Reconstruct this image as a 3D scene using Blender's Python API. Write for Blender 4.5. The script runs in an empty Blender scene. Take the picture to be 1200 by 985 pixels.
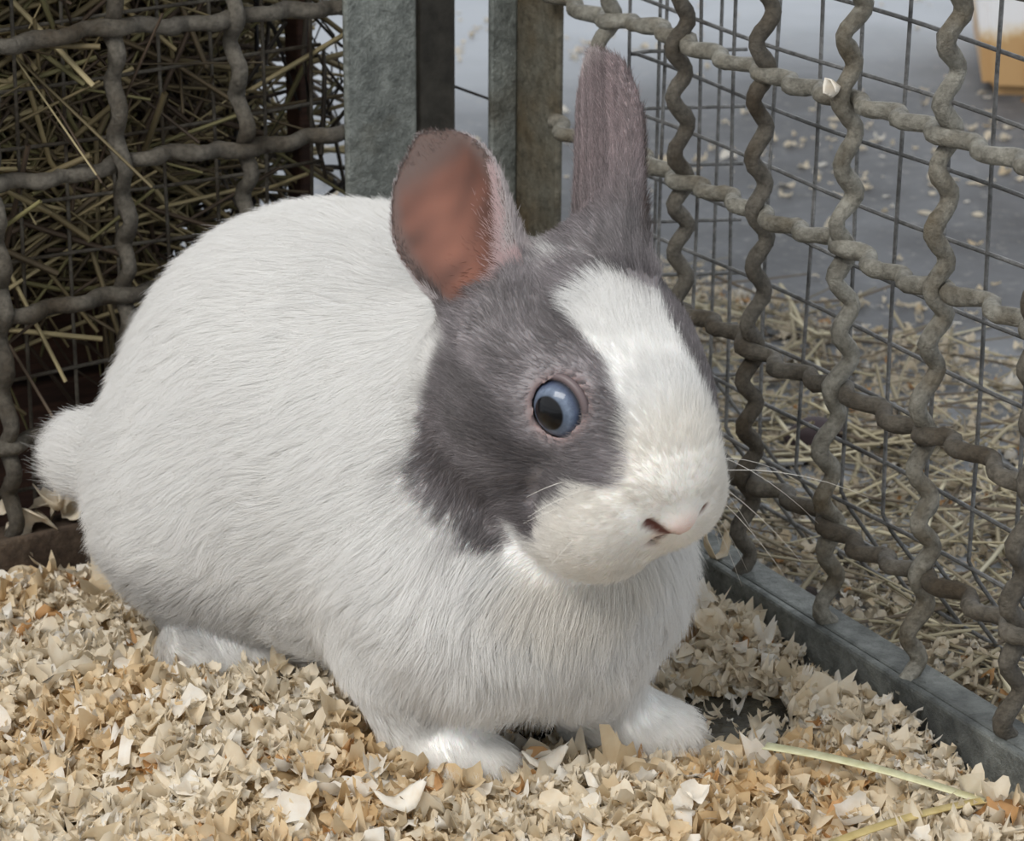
import bpy, math, random
import numpy as np
from mathutils import Vector, Matrix, kdtree

# ------------------------------------------------------------------ camera
SC = bpy.context.scene
COL = SC.collection
FPX = 3200.0                      # focal length in pixels of a 1200 x 985 frame
PITCH, ROLL = 0.3563, 0.0063
CAM_H = 0.4234
SP, CP = math.sin(PITCH), math.cos(PITCH)
C_R0 = np.array([1.0, 0, 0]); C_D0 = -np.array([0, SP, CP]); C_F = np.array([0, CP, -SP])
C_R = math.cos(ROLL) * C_R0 - math.sin(ROLL) * C_D0
C_D = math.sin(ROLL) * C_R0 + math.cos(ROLL) * C_D0
cam_data = bpy.data.cameras.new('camera')
cam = bpy.data.objects.new('camera', cam_data)
COL.objects.link(cam)
cam_data.sensor_fit = 'HORIZONTAL'
cam_data.sensor_width = 36.0
cam_data.lens = 36.0 * FPX / 1200.0
cam_data.clip_start = 0.02
cam_data.clip_end = 60.0
cam.matrix_world = Matrix(((C_R[0], -C_D[0], -C_F[0], 0), (C_R[1], -C_D[1], -C_F[1], 0),
                           (C_R[2], -C_D[2], -C_F[2], CAM_H), (0, 0, 0, 1)))
cam_data.dof.use_dof = True
cam_data.dof.focus_distance = 0.87
cam_data.dof.aperture_fstop = 30.0
SC.camera = cam

# ------------------------------------------------------------------ light
world = bpy.data.worlds.new('overcast_daylight')
SC.world = world
world.use_nodes = True
bg = world.node_tree.nodes['Background']
bg.inputs[0].default_value = (0.92, 0.96, 1.0, 1)
bg.inputs[1].default_value = 0.80
def area_light(name, loc, target, sx, sy, power, color):
    d = bpy.data.lights.new(name, 'AREA'); d.shape = 'RECTANGLE'; d.size = sx; d.size_y = sy
    d.energy = power; d.color = color
    o = bpy.data.objects.new(name, d); COL.objects.link(o)
    o.location = loc
    o.rotation_euler = (Vector(target) - Vector(loc)).to_track_quat('-Z', 'Y').to_euler()
    return o
area_light('barn_window_light', (-1.3, -0.7, 2.3), (0, 0.95, 0.08), 2.0, 0.9, 62, (1.0, 0.965, 0.91))
SC.view_settings.view_transform = 'Standard'
SC.view_settings.look = 'None'
SC.view_settings.gamma = 1.0
SC.view_settings.use_curve_mapping = False
SC.view_settings.exposure = 0.22
SC.cycles_curves.shape = 'RIBBONS'
SC.cycles.max_bounces = 6
SC.cycles.diffuse_bounces = 3
SC.cycles.adaptive_threshold = 0.02

# ------------------------------------------------------------------ helpers
rng = np.random.default_rng(7)
random.seed(7)
def W(px, py, d):
    """world point seen at a photo pixel, d metres along the viewing axis"""
    return np.array([0, 0, CAM_H]) + d * C_F + (px - 600) / FPX * d * C_R + (py - 492.5) / FPX * d * C_D
def G(px, py, z=0.0):
    """point of the horizontal plane z seen at a photo pixel"""
    r = C_F + (px - 600) / FPX * C_R + (py - 492.5) / FPX * C_D
    t = (z - CAM_H) / r[2]
    return np.array([0, 0, CAM_H]) + t * r
def nrm(v):
    v = np.asarray(v, float)
    return v / np.linalg.norm(v)
def tag(o, label=None, cat=None, group=None, kind=None):
    if label: o['label'] = label
    if cat: o['category'] = cat
    if group: o['group'] = group
    if kind: o['kind'] = kind
    return o
def empty(name, loc):
    o = bpy.data.objects.new(name, None); COL.objects.link(o); o.location = loc
    o.empty_display_size = 0.02
    return o
def link(name, me, parent=None, mat=None):
    if mat is not None and len(me.materials) == 0: me.materials.append(mat)
    o = bpy.data.objects.new(name, me); COL.objects.link(o)
    if parent is not None:
        o.parent = parent
        o.matrix_parent_inverse = Matrix.Translation(-Vector(parent.location))
    return o
def np_mesh(name, V, F, smooth=True, color=None, attr='tint'):
    """V (n,3); F (m,3) or (m,4) int array; color (n,3) point colours"""
    V = np.asarray(V, np.float32); F = np.asarray(F, np.int32)
    me = bpy.data.meshes.new(name)
    k = F.shape[1]
    me.vertices.add(len(V)); me.vertices.foreach_set('co', V.ravel())
    me.loops.add(F.size); me.loops.foreach_set('vertex_index', F.ravel())
    me.polygons.add(len(F))
    me.polygons.foreach_set('loop_start', np.arange(0, F.size, k, dtype=np.int32))
    me.polygons.foreach_set('use_smooth', np.full(len(F), smooth, dtype=bool))
    me.update(calc_edges=True); me.validate()
    if color is not None:
        c = np.ones((len(V), 4), np.float32); c[:, :3] = color
        a = me.attributes.new(attr, 'FLOAT_COLOR', 'POINT'); a.data.foreach_set('color', c.ravel())
    return me
def merge(parts):
    """parts: list of (V, F) with the same face size"""
    Vs, Fs, n = [], [], 0
    for v, f in parts:
        Vs.append(v); Fs.append(np.asarray(f) + n); n += len(v)
    return np.concatenate(Vs), np.concatenate(Fs)
def tube(path, radius, seg=8, caps=True):
    """quad tube along path (n,3); radius scalar or (n,) or (n,seg)"""
    P = np.asarray(path, float); n = len(P)
    T = np.gradient(P, axis=0); T /= np.linalg.norm(T, axis=1)[:, None]
    ref = np.array([0, 0, 1.0]) if abs(T[:, 2]).mean() < 0.8 else np.array([1.0, 0, 0])
    A = np.cross(T, ref); A /= np.linalg.norm(A, axis=1)[:, None]
    B = np.cross(T, A)
    th = np.linspace(0, 2 * np.pi, seg, endpoint=False)
    R = np.broadcast_to(np.asarray(radius, float).reshape(-1, 1) if np.ndim(radius) == 1 else radius, (n, seg))
    V = P[:, None, :] + R[:, :, None] * (np.cos(th)[None, :, None] * A[:, None, :] + np.sin(th)[None, :, None] * B[:, None, :])
    V = V.reshape(-1, 3)
    i = np.arange(n - 1)[:, None] * seg; j = np.arange(seg)[None, :]; j2 = (j + 1) % seg
    F = np.stack([i + j, i + j2, i + seg + j2, i + seg + j], -1).reshape(-1, 4)
    if caps:
        V = np.concatenate([V, P[:1], P[-1:]]); c0, c1 = n * seg, n * seg + 1
        jj = np.arange(0, seg, 2)
        f0 = np.stack([np.full_like(jj, c0), (jj + 2) % seg, (jj + 1) % seg, jj], -1)
        b = (n - 1) * seg
        f1 = np.stack([np.full_like(jj, c1), b + jj, b + (jj + 1) % seg, b + (jj + 2) % seg], -1)
        F = np.concatenate([F, f0, f1])
    return V, F
def boxmesh(name, o, ax, ay, az, bevel=0.0, cuts=0):
    """box from corner o spanned by three edge vectors, slightly bevelled"""
    import bmesh
    bm = bmesh.new()
    o, ax, ay, az = (Vector(x) for x in (o, ax, ay, az))
    v = [bm.verts.new(o + ax * i + ay * j + az * k) for i in (0, 1) for j in (0, 1) for k in (0, 1)]
    for f in ((0, 1, 3, 2), (4, 6, 7, 5), (0, 4, 5, 1), (2, 3, 7, 6), (0, 2, 6, 4), (1, 5, 7, 3)):
        bm.faces.new([v[q] for q in f])
    bmesh.ops.recalc_face_normals(bm, faces=bm.faces)
    if bevel: bmesh.ops.bevel(bm, geom=bm.edges[:], offset=bevel, segments=2, affect='EDGES', profile=0.5)
    me = bpy.data.meshes.new(name); bm.to_mesh(me); bm.free()
    return me
def snoise(P, scale, seed, oct=4):
    """cheap smooth noise in about -1..1 : sum of random sines"""
    r = np.random.default_rng(seed); out = np.zeros(len(P))
    for _ in range(6 * oct):
        k = r.normal(size=P.shape[1]); k *= scale * r.uniform(0.6, 1.9) / np.linalg.norm(k)
        out += np.sin(P @ k + r.uniform(0, 6.283))
    return out / math.sqrt(3 * oct)
def s2l(r, g, b):
    f = lambda c: (c / 255 / 12.92) if c / 255 <= 0.04045 else ((c / 255 + 0.055) / 1.055) ** 2.4
    return np.array([f(r), f(g), f(b)])

# ------------------------------------------------------------------ materials
class NT:
    def __init__(s, name):
        s.m = bpy.data.materials.new(name); s.m.use_nodes = True
        s.t = s.m.node_tree; s.b = s.t.nodes['Principled BSDF']; s.out = s.t.nodes['Material Output']
    def n(s, kind, **kw):
        nd = s.t.nodes.new(kind)
        for k, v in kw.items():
            if k in nd.inputs.keys(): nd.inputs[k].default_value = v
            else: setattr(nd, k, v)
        return nd
    def l(s, a, b): s.t.links.new(a, b)
    def co(s, scale=1.0):
        tc = s.n('ShaderNodeTexCoord'); return tc.outputs['Object']
    def noise(s, scale, detail=5, rough=0.6, vec=None):
        nd = s.n('ShaderNodeTexNoise', Scale=scale, Detail=detail, Roughness=rough)
        s.l(vec if vec is not None else s.co(), nd.inputs['Vector']); return nd.outputs['Fac']
    def ramp(s, fac, stops):
        r = s.n('ShaderNodeValToRGB'); e = r.color_ramp.elements
        while len(e) < len(stops): e.new(0.5)
        for q, (p, c) in zip(e, stops):
            q.position = p; q.color = (c[0], c[1], c[2], 1) if len(c) > 1 else (c[0], c[0], c[0], 1)
        s.l(fac, r.inputs[0]); return r.outputs[0]
    def mix(s, fac, a, b, mode='MIX'):
        m = s.n('ShaderNodeMix', data_type='RGBA', blend_type=mode)
        for x, i in ((fac, 0), (a, 6), (b, 7)):
            if hasattr(x, 'is_linked') or isinstance(x, bpy.types.NodeSocket): s.l(x, m.inputs[i])
            elif i == 0: m.inputs[0].default_value = x
            else: m.inputs[i].default_value = (x[0], x[1], x[2], 1)
        return m.outputs[2]
    def bump(s, h, dist, strength=1.0):
        b = s.n('ShaderNodeBump', Strength=strength, Distance=dist); s.l(h, b.inputs['Height'])
        s.l(b.outputs[0], s.b.inputs['Normal'])
    def base(s, c):
        if isinstance(c, bpy.types.NodeSocket): s.l(c, s.b.inputs['Base Color'])
        else: s.b.inputs['Base Color'].default_value = (c[0], c[1], c[2], 1)
    def attr(s, name):
        a = s.n('ShaderNodeAttribute'); a.attribute_name = name; return a.outputs['Color']
    def set(s, **kw):
        for k, v in kw.items(): s.b.inputs[k.replace('_', ' ')].default_value = v
        return s

def mat_metal(name, light, dark, rust, rust_amt, metallic=0.35, rough=0.5, scale=120, fine=900, mottled=True):
    t = NT(name)
    a = t.noise(scale, 6, 0.65); b = t.noise(scale * 0.35, 4, 0.6)
    c1 = t.ramp(a, [(0.3, dark), (0.7, light)])
    f = t.ramp(b, [(0.62 - rust_amt, (0.0,)), (0.78 - rust_amt * 0.6, (1.0,))])
    c2 = t.mix(f, c1, rust)
    c2 = t.mix(t.ramp(t.noise(scale * 5, 5, 0.7), [(0.42, (0.0,)), (0.7, (0.6,))]), c2, dark, 'MULTIPLY') if mottled else c2
    t.base(c2); t.bump(t.noise(fine, 5, 0.75), 0.0014, 0.9)
    rr = t.n('ShaderNodeMapRange'); rr.inputs[3].default_value = rough; rr.inputs[4].default_value = min(1, rough + 0.35)
    t.l(f, rr.inputs[0]); t.l(rr.outputs[0], t.b.inputs['Roughness'])
    t.set(Metallic=metallic)
    return t.m
M = {}
M['wire'] = mat_metal('galvanised_wire', s2l(172, 169, 158), s2l(108, 104, 94), s2l(104, 92, 72), 0.13, 0.35, 0.42, 90, 700)
M['wire_dirty'] = mat_metal('grimy_wire', s2l(124, 118, 107), s2l(78, 73, 65), s2l(74, 64, 50), 0.17, 0.2, 0.5, 90, 700)
M['thin_wire'] = mat_metal('thin_zinc_wire', s2l(150, 150, 150), s2l(95, 95, 93), s2l(80, 72, 62), 0.05, 0.5, 0.4, 60, 900)
M['post'] = mat_metal('galvanised_post', s2l(158, 162, 156), s2l(104, 108, 104), s2l(98, 90, 72), 0.13, 0.4, 0.45, 55, 260)
M['post_dirty'] = mat_metal('rust_specked_post', s2l(128, 128, 118), s2l(92, 90, 80), s2l(88, 72, 45), 0.3, 0.3, 0.55, 45, 260)
M['rail'] = mat_metal('stained_steel_rail', s2l(152, 156, 152), s2l(104, 108, 106), s2l(46, 48, 49), 0.17, 0.35, 0.42, 40, 420)
M['rail_dirty'] = mat_metal('dirt_caked_rail', s2l(132, 116, 98), s2l(92, 76, 62), s2l(70, 56, 45), 0.18, 0.05, 0.75, 60, 420)
# ------------------------------------------------------------------ cage geometry (metres)
CELL = 0.05
R0 = np.array([0.0355, 1.0043]); RA = -1.0489
DR = np.array([math.cos(RA), math.sin(RA)]); NR = np.array([-DR[1], DR[0]])      # along the front-right panel, outward normal
L0 = np.array([-0.0603, 1.0284]); LA = 0.5718
DL = np.array([math.cos(LA), math.sin(LA)]); NL = np.array([-DL[1], DL[0]])      # along the back-left panel, outward normal
ROWS = [0.26, 0.21, 0.16, 0.11, 0.06]
RAIL_TOP = 0.024
def on_r(s, n, z): return np.array([*(R0 + DR * s + NR * n), z])
def on_l(s, n, z): return np.array([*(L0 + DL * s + NL * n), z])
def v3(d2): return np.array([d2[0], d2[1], 0.0])

# ---- floor of the barn
t = NT('barn_floor')
co = t.co()
big = t.noise(1.3, 3, 0.5); med = t.noise(9, 6, 0.65); fine = t.noise(120, 6, 0.7)
c = t.ramp(big, [(0.38, s2l(148, 153, 160)), (0.62, s2l(178, 183, 190))])
patch_dist = t.n('ShaderNodeVectorMath', operation='DISTANCE'); t.l(co, patch_dist.inputs[0]); patch_dist.inputs[1].default_value = (*G(1150, 230)[:2], 0)  # distance from the centre of a darker patch painted into the floor
dn = t.n('ShaderNodeMath', operation='MULTIPLY_ADD'); t.l(t.noise(7, 4, 0.6), dn.inputs[0]); dn.inputs[1].default_value = 0.22; t.l(patch_dist.outputs['Value'], dn.inputs[2])
c = t.mix(t.ramp(dn.outputs[0], [(0.36, (1.0,)), (0.60, (0.0,))]), c, s2l(66, 67, 70))
c = t.mix(t.ramp(med, [(0.4, (0.0,)), (0.7, (0.4,))]), c, s2l(140, 143, 148))
c = t.mix(t.ramp(fine, [(0.56, (0.0,)), (0.72, (0.5,))]), c, s2l(178, 174, 164))
t.base(c); t.bump(fine, 0.002, 0.4); t.set(Roughness=0.55)
V = np.array([[-4, -2, 0], [4, -2, 0], [4, 7, 0], [-4, 7, 0]], float)
floor = link('floor', np_mesh('floor', V, [[0, 1, 2, 3]]), None, t.m)
tag(floor, 'blue-grey concrete floor strewn with chaff beyond the cage', None, kind='structure')

# ---- sheet tray under the bedding
CORNER = None
A_ = np.array([DR, -DL]).T
sol = np.linalg.solve(A_, L0 - R0); CORNER = R0 + DR * sol[0]
t = NT('tray_sheet')
t.base(t.ramp(t.noise(40, 6, 0.65), [(0.35, s2l(50, 49, 44)), (0.7, s2l(104, 101, 90))]))
t.bump(t.noise(160, 5, 0.6), 0.0015, 0.5); t.set(Roughness=0.25, Metallic=0.2)
far_r = CORNER + DR * 0.75; far_l = CORNER - DL * 0.75
q = [CORNER - NR * 0.0, far_r, far_r + far_l - CORNER, far_l]
V = np.array([[*p, z] for z in (0.0005, 0.003) for p in q])
F = [[3, 2, 1, 0], [4, 5, 6, 7], [0, 1, 5, 4], [1, 2, 6, 5], [2, 3, 7, 6], [3, 0, 4, 7]]
tray = link('cage_tray', np_mesh('cage_tray', V, F, smooth=False), None, t.m)
tag(tray, 'dark metal tray under the wood shavings, bare beside the front paw', 'tray')

# ---- crimped wire panels
def crimped(p_of, s0, s1, sign, amp, rad, seed, seg=10, waves=2.5, mm=0.0022, phase=0.0):
    n = max(8, int((s1 - s0) / mm)); s = np.linspace(s0, s1, n)
    off = sign * amp * np.cos(2 * np.pi * waves * (s - phase) / CELL)
    P = np.stack([p_of(a, b) for a, b in zip(s, off)])
    P += 0.0009 * np.stack([snoise(s[:, None] * 1.0, 55, seed + k, 1) for k in range(3)], 1)
    r = rad * (1 + 0.05 * snoise(s[:, None], 260, seed + 5, 2))[:, None] * (1 + 0.05 * rng.normal(size=(n, seg)))
    return tube(P, r, seg)

rp = empty('wire_fence', (*on_r(0, 0, 0),))
tag(rp, 'crimped grey wire cage panel at right, beside the rabbit nose', 'wire fence', 'crimped wire cage panels')
AMP, RAD = 0.0030, 0.00295
for i in range(0, 8):
    sg = 1 if i % 2 else -1
    def pv(z, off, i=i): return on_r(i * CELL, -off, z)
    ztop = 0.33
    v_, f_ = crimped(pv, 0.006, ztop, sg, AMP, RAD * (1.04 if i > 2 else 1), 100 + i, phase=0.21)
    link('upright_wire', np_mesh('upright_wire', v_, f_), rp, M['wire'] if i in (3, 4, 0) else M['wire_dirty'])
for k, z in enumerate(ROWS):
    sg = -1 if (k - 1) % 2 else 1
    def ph(s, off, z=z): return on_r(s, -off, z)
    v_, f_ = crimped(ph, -0.045, 0.42, sg, AMP, RAD, 140 + k)
    link('cross_wire', np_mesh('cross_wire', v_, f_), rp, M['wire'] if k < 3 else M['wire_dirty'])
def wob_box(name, o, ax, ay, az, parent, mat, bev=0.0012):
    return link(name, boxmesh(name, o, ax, ay, az, bev), parent, mat)
# angle-iron rail and end post
wob_box('bottom_rail', on_r(-0.075, -0.0065, 0.003), v3(DR) * 0.60, v3(NR) * 0.0035, (0, 0, RAIL_TOP - 0.003), rp, M['rail'])
wob_box('rail_flange', on_r(-0.075, -0.003, RAIL_TOP - 0.0035), v3(DR) * 0.60, v3(NR) * 0.013, (0, 0, 0.0035), rp, M['rail'])
wob_box('end_post', on_r(-0.079, 0.0045, 0.003), v3(DR) * 0.034, v3(NR) * 0.003, (0, 0, 0.40), rp, M['post_dirty'])
wob_box('post_flange', on_r(-0.079, -0.008, 0.003), v3(DR) * 0.003, v3(NR) * 0.0125, (0, 0, 0.40), rp, M['post'])

lp = empty('wire_fence', (*on_l(0, 0, 0),))
tag(lp, 'crimped grey wire cage panel at left in front of the hay', 'wire fence', 'crimped wire cage panels')
for i in range(1, 6):
    sg = 1 if i % 2 else -1
    def pv(z, off, i=i): return on_l(-i * CELL, -off, z)
    v_, f_ = crimped(pv, 0.006, 0.33, sg, AMP, RAD * 1.05, 200 + i, phase=0.21)
    link('upright_wire', np_mesh('upright_wire', v_, f_), lp, M['wire_dirty'])
for k, z in enumerate(ROWS):
    sg = -1 if (k - 1) % 2 else 1
    def ph(s, off, z=z): return on_l(s, -off, z)
    v_, f_ = crimped(ph, -0.32, -0.004, sg, AMP * 0.8, RAD * 1.05, 240 + k)
    link('cross_wire', np_mesh('cross_wire', v_, f_), lp, M['wire_dirty'])
wob_box('bottom_rail', on_l(-0.34, -0.0065, 0.003), v3(DL) * 0.37, v3(NL) * 0.0035, (0, 0, RAIL_TOP - 0.002), lp, M['rail_dirty'])
wob_box('rail_flange', on_l(-0.34, -0.003, RAIL_TOP - 0.0045), v3(DL) * 0.37, v3(NL) * 0.016, (0, 0, 0.0035), lp, M['rail_dirty'])
wob_box('end_post', on_l(-0.0085, -0.0065, 0.003), v3(DL) * 0.0315, v3(NL) * 0.003, (0, 0, 0.40), lp, M['post'])
wob_box('post_flange', on_l(0.020, -0.0035, 0.003), v3(DL) * 0.003, v3(NL) * 0.012, (0, 0, 0.40), lp, M['post'])
# ------------------------------------------------------------------ the rabbit
def frame_from(f, l):
    f = nrm(f); l = np.asarray(l, float); l = nrm(l - f * (l @ f)); u = np.cross(f, l)
    return np.stack([f, l, u], 1)              # columns
def yaw_frame(a_deg):
    a = math.radians(a_deg)
    return frame_from((math.cos(a), -math.sin(a), 0), (math.sin(a), math.cos(a), 0))
B1 = yaw_frame(24); B2 = yaw_frame(36); B3 = yaw_frame(48)
hb, hp = math.radians(54), math.radians(37)
HF = np.array([math.cos(hp) * math.cos(hb), -math.cos(hp) * math.sin(hb), -math.sin(hp)])
H = frame_from(HF, (math.sin(hb), math.cos(hb), 0))
NOSE_L = np.array([0.050, 0.0, -0.006])
HC = W(800, 608, 0.800) - H @ NOSE_L            # head origin in the world
def hw(f, l, u): return HC + H @ np.array([f, l, u])
EYE_L = {-1: np.array([0.0085, -0.0218, 0.0027]), 1: np.array([0.0075, 0.0203, 0.0010])}
EYE_R = 0.0099
EYE_DIR = {s: nrm([0.22, s * 0.93, 0.12]) for s in (-1, 1)}

class Ell:
    def __init__(s, c, r, fr, k=0.02): s.c = np.asarray(c, float); s.r = np.asarray(r, float); s.fr = fr; s.k = k; s.R = max(r)
    def __call__(s, P):
        q = (P - s.c) @ s.fr; a = np.linalg.norm(q / s.r, axis=1); b = np.linalg.norm(q / s.r ** 2, axis=1) + 1e-9
        return a * (a - 1) / b
    def box(s): return s.c - s.R, s.c + s.R
class Cap:
    def __init__(s, a, b, ra, rb, k=0.012): s.a = np.asarray(a, float); s.b = np.asarray(b, float); s.ra, s.rb, s.k = ra, rb, k
    def __call__(s, P):
        d = s.b - s.a; t = np.clip(((P - s.a) @ d) / (d @ d), 0, 1)
        return np.linalg.norm(P - s.a - t[:, None] * d, axis=1) - (s.ra + (s.rb - s.ra) * t)
    def box(s):
        r = max(s.ra, s.rb); return np.minimum(s.a, s.b) - r, np.maximum(s.a, s.b) + r
class Ear:
    """cupped leaf: base, tip, opening direction"""
    def __init__(s, base, tip, n, wmax, cup0, cup1, k=0.008, bend=0.0, th=0.0017, prof=None):
        s.base = np.asarray(base, float); ax = np.asarray(tip, float) - s.base; s.L = np.linalg.norm(ax); s.ax = ax / s.L
        n = np.asarray(n, float); s.n = nrm(n - s.ax * (n @ s.ax)); s.u = np.cross(s.ax, s.n)
        s.w, s.c0, s.c1, s.k, s.bend, s.th = wmax, cup0, cup1, k, bend, th
        s.prof = prof or [(0, .50), (.12, .60), (.3, .84), (.5, 1.0), (.65, .98), (.8, .80), (.92, .50), (1.0, .0)]
    def local(s, P):
        q = P - s.base; return q @ s.u, (q @ s.ax) / s.L, q @ s.n
    def __call__(s, P):
        u, t, w = s.local(P)
        tc = np.clip(t, 0, 1)
        xs, ys = zip(*s.prof)
        # sample the smooth width profile finely
        tt = np.linspace(0, 1, 60); yy = np.interp(tt, xs, ys); yy = np.convolve(np.pad(yy, 3, mode='edge'), np.ones(7) / 7, 'valid'); yy[-4:] = np.array([.42, .33, .2, 0.0]) * (yy[-5] / .5)
        Wd = s.w * np.interp(tc, tt, yy)
        cup = s.c0 + (s.c1 - s.c0) * tc
        mid = cup * u * u - s.bend * s.L * tc * tc
        g = np.sqrt(1 + (2 * cup * u) ** 2)
        th = s.th + 0.004 * (1 - tc) ** 3
        d1 = np.abs(w - mid) / g - th
        d2 = (np.abs(u) - Wd) * 0.8
        d3 = np.maximum(-t, t - 1) * s.L
        m = np.maximum(d1, d2); kk = 0.002; h = np.maximum(kk - np.abs(d1 - d2), 0) / kk
        m = m + h * h * kk * 0.25
        return np.maximum(m, d3)
    def box(s):
        pts = np.stack([s.base + s.ax * s.L * a + s.u * b * s.w * 1.1 + s.n * c for a in (-.05, 1.05) for b in (-1, 1) for c in (-.012, .03)])
        return pts.min(0), pts.max(0)

mir = np.array([1, -1, 1])
ear_base_r = hw(-0.026, -0.0240, -0.001)
EAR_R = Ear(ear_base_r, W(497, 160, 0.858), (-0.30, -0.93, 0.20), 0.0210, 16, 9, bend=-0.02)
ear_base_l = hw(-0.024, 0.0055, 0.007)
EAR_L = Ear(ear_base_l, W(696, 64, 0.868), (0.72, 0.62, 0.05), 0.0190, 24, 16, bend=0.0,
            prof=[(0, .86), (.12, .88), (.3, .92), (.5, .98), (.65, 1.0), (.8, .86), (.92, .62), (1.0, .0)])
groups = {
 'body': [Ell(W(378, 512, 0.968), (.073, .068, .072), B1, .03),
          Ell(W(495, 575, 0.925), (.072, .060, .067), B2, .03),
          Ell(W(425, 410, 0.962), (.060, .047, .044), B1, .03),
          Ell(W(585, 670, 0.885), (.044, .050, .043), B3, .03),
          Ell(W(262, 590, 0.960), (.040, .042, .038), B1, .03),
          Ell(W(680, 665, 0.893), (.028, .032, .033), B3, .02),
          Cap(W(555, 560, 0.90), hw(-0.022, 0, -0.012), .046, .030, .025)],
 'tail': [Ell(W(122, 535, 0.972), (.010, .010, .013), B1, .014), Ell(W(103, 535, 0.976), (.006, .006, .008), B1, .012)],
 'hind': [Ell(W(262, 762, 0.945), (.0240, .0130, .0125), yaw_frame(20), .008),
          Ell(W(285, 700, 0.965), (.028, .024, .024), B1, .01),
          Ell(W(430, 680, 1.00), (.034, .014, .012), B1, .008)],
 'paw': [Cap(W(480, 765, 0.885), W(498, 850, 0.893), .021, .0140, .012),
         Ell(W(530, 880, 0.886), (.0225, .0140, .0100), yaw_frame(42), .010),
         Cap(W(680, 765, 0.885), W(708, 830, 0.905), .018, .0120, .012),
         Ell(W(740, 843, 0.903), (.0235, .0140, .0095), yaw_frame(30), .010)],
 'head': [Ell(hw(-.008, 0, -.006), (.034, .030, .026), H, .01),
          Ell(hw(-.013, -.017, -.021), (.029, .0215, .028), H, .015),
          Ell(hw(-.013, .017, -.021), (.029, .0215, .028), H, .015),
          Ell(hw(.004, -.0165, .001), (.019, .0115, .014), H, .010),
          Ell(hw(.004, .0165, .001), (.019, .0115, .014), H, .010),
          Ell(hw(.016, 0, -.005), (.030, .0220, .0235), H, .012),
          Ell(hw(.031, 0, -.007), (.0170, .0195, .018), H, .010),
          Ell(hw(.0335, -.0140, -.0225), (.0155, .0160, .0190), H, .008),
          Ell(hw(.0335, .0140, -.0225), (.0155, .0160, .0190), H, .008),
          Ell(hw(.020, 0, -.043), (.025, .022, .0160), H, .01),
          Ell(hw(.0470, 0, -.0085), (.0062, .0064, .0060), H, .004)],
 'earR': [EAR_R, Cap(hw(-.022, -.0155, -.004), ear_base_r + EAR_R.ax * .006 - EAR_R.n * .007, .013, .0090, .01)],
 'earL': [EAR_L, Cap(hw(-.016, .0085, .001), ear_base_l + EAR_L.ax * .012, .013, .0110, .01)],
}
eyes = {s: hw(*EYE_L[s]) for s in (-1, 1)}
eyed = {s: H @ EYE_DIR[s] for s in (-1, 1)}
cuts = [Cap(hw(.0535, -.0002, -.0135), hw(.0465, -.0100, -.0080), .0009, .0009), Cap(hw(.0535, .0002, -.0135), hw(.0465, .0100, -.0080), .0009, .0009),
        Cap(hw(.0520, 0, -.0140), hw(.0450, 0, -.0250), .0017, .0017),
        Cap(hw(.0465, 0, -.0265), hw(.036, -.014, -.034), .0010, .0010), Cap(hw(.0465, 0, -.0265), hw(.036, .014, -.034), .0010, .0010)]

def smin(a, b, k):
    h = np.maximum(k - np.abs(a - b), 0) / k
    return np.minimum(a, b) - h * h * k * 0.25
def rabbit_sdf(P):
    d = np.full(len(P), 0.5)
    for g in groups.values():
        for p in g: d = smin(d, p(P), p.k)
    return d
RES = 0.0016
prims = [p for g in groups.values() for p in g]
lo = np.min([p.box()[0] for p in prims], 0) - 0.012; hi = np.max([p.box()[1] for p in prims], 0) + 0.012
N3 = np.ceil((hi - lo) / RES).astype(int) + 1
Fg = np.full(N3, 0.5, np.float32)
ax = [lo[a] + RES * np.arange(N3[a]) for a in range(3)]
def apply(p, fn, margin):
    b0, b1 = p.box(); i0 = np.clip(((b0 - margin - lo) / RES).astype(int), 0, N3); i1 = np.clip(((b1 + margin - lo) / RES).astype(int) + 2, 0, N3)
    sl = tuple(slice(i0[a], i1[a]) for a in range(3))
    g = np.stack(np.meshgrid(*(ax[a][sl[a]] for a in range(3)), indexing='ij'), -1).reshape(-1, 3)
    sub = Fg[sl]
    Fg[sl] = fn(sub, p(g).reshape(sub.shape)).astype(np.float32)
for p in prims: apply(p, lambda a, d, p=p: smin(a, d, p.k), p.k + 0.006)
# eye sockets with a raised lid rim, then nose and lip clefts
class Ring:
    def __init__(s, c, ax_, R, r): s.c, s.ax, s.R, s.r = c, ax_, R, r
    def __call__(s, P):
        q = P - s.c; h = q @ s.ax; rad = np.linalg.norm(q - h[:, None] * s.ax, axis=1); return np.hypot(rad - s.R, h) - s.r
    def box(s): return s.c - s.R - s.r, s.c + s.R + s.r
class Ball:
    def __init__(s, c, r): s.c, s.r = c, r
    def __call__(s, P): return np.linalg.norm(P - s.c, axis=1) - s.r
    def box(s): return s.c - s.r, s.c + s.r
for s_ in (-1, 1):
    apply(Ball(eyes[s_], EYE_R + 0.0004), lambda a, d: np.maximum(a, -d), .003)
def smax_cut(a, d, k=0.0025): return -smin(-a, d, k)
for c_ in cuts: apply(c_, smax_cut, .004)

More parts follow.
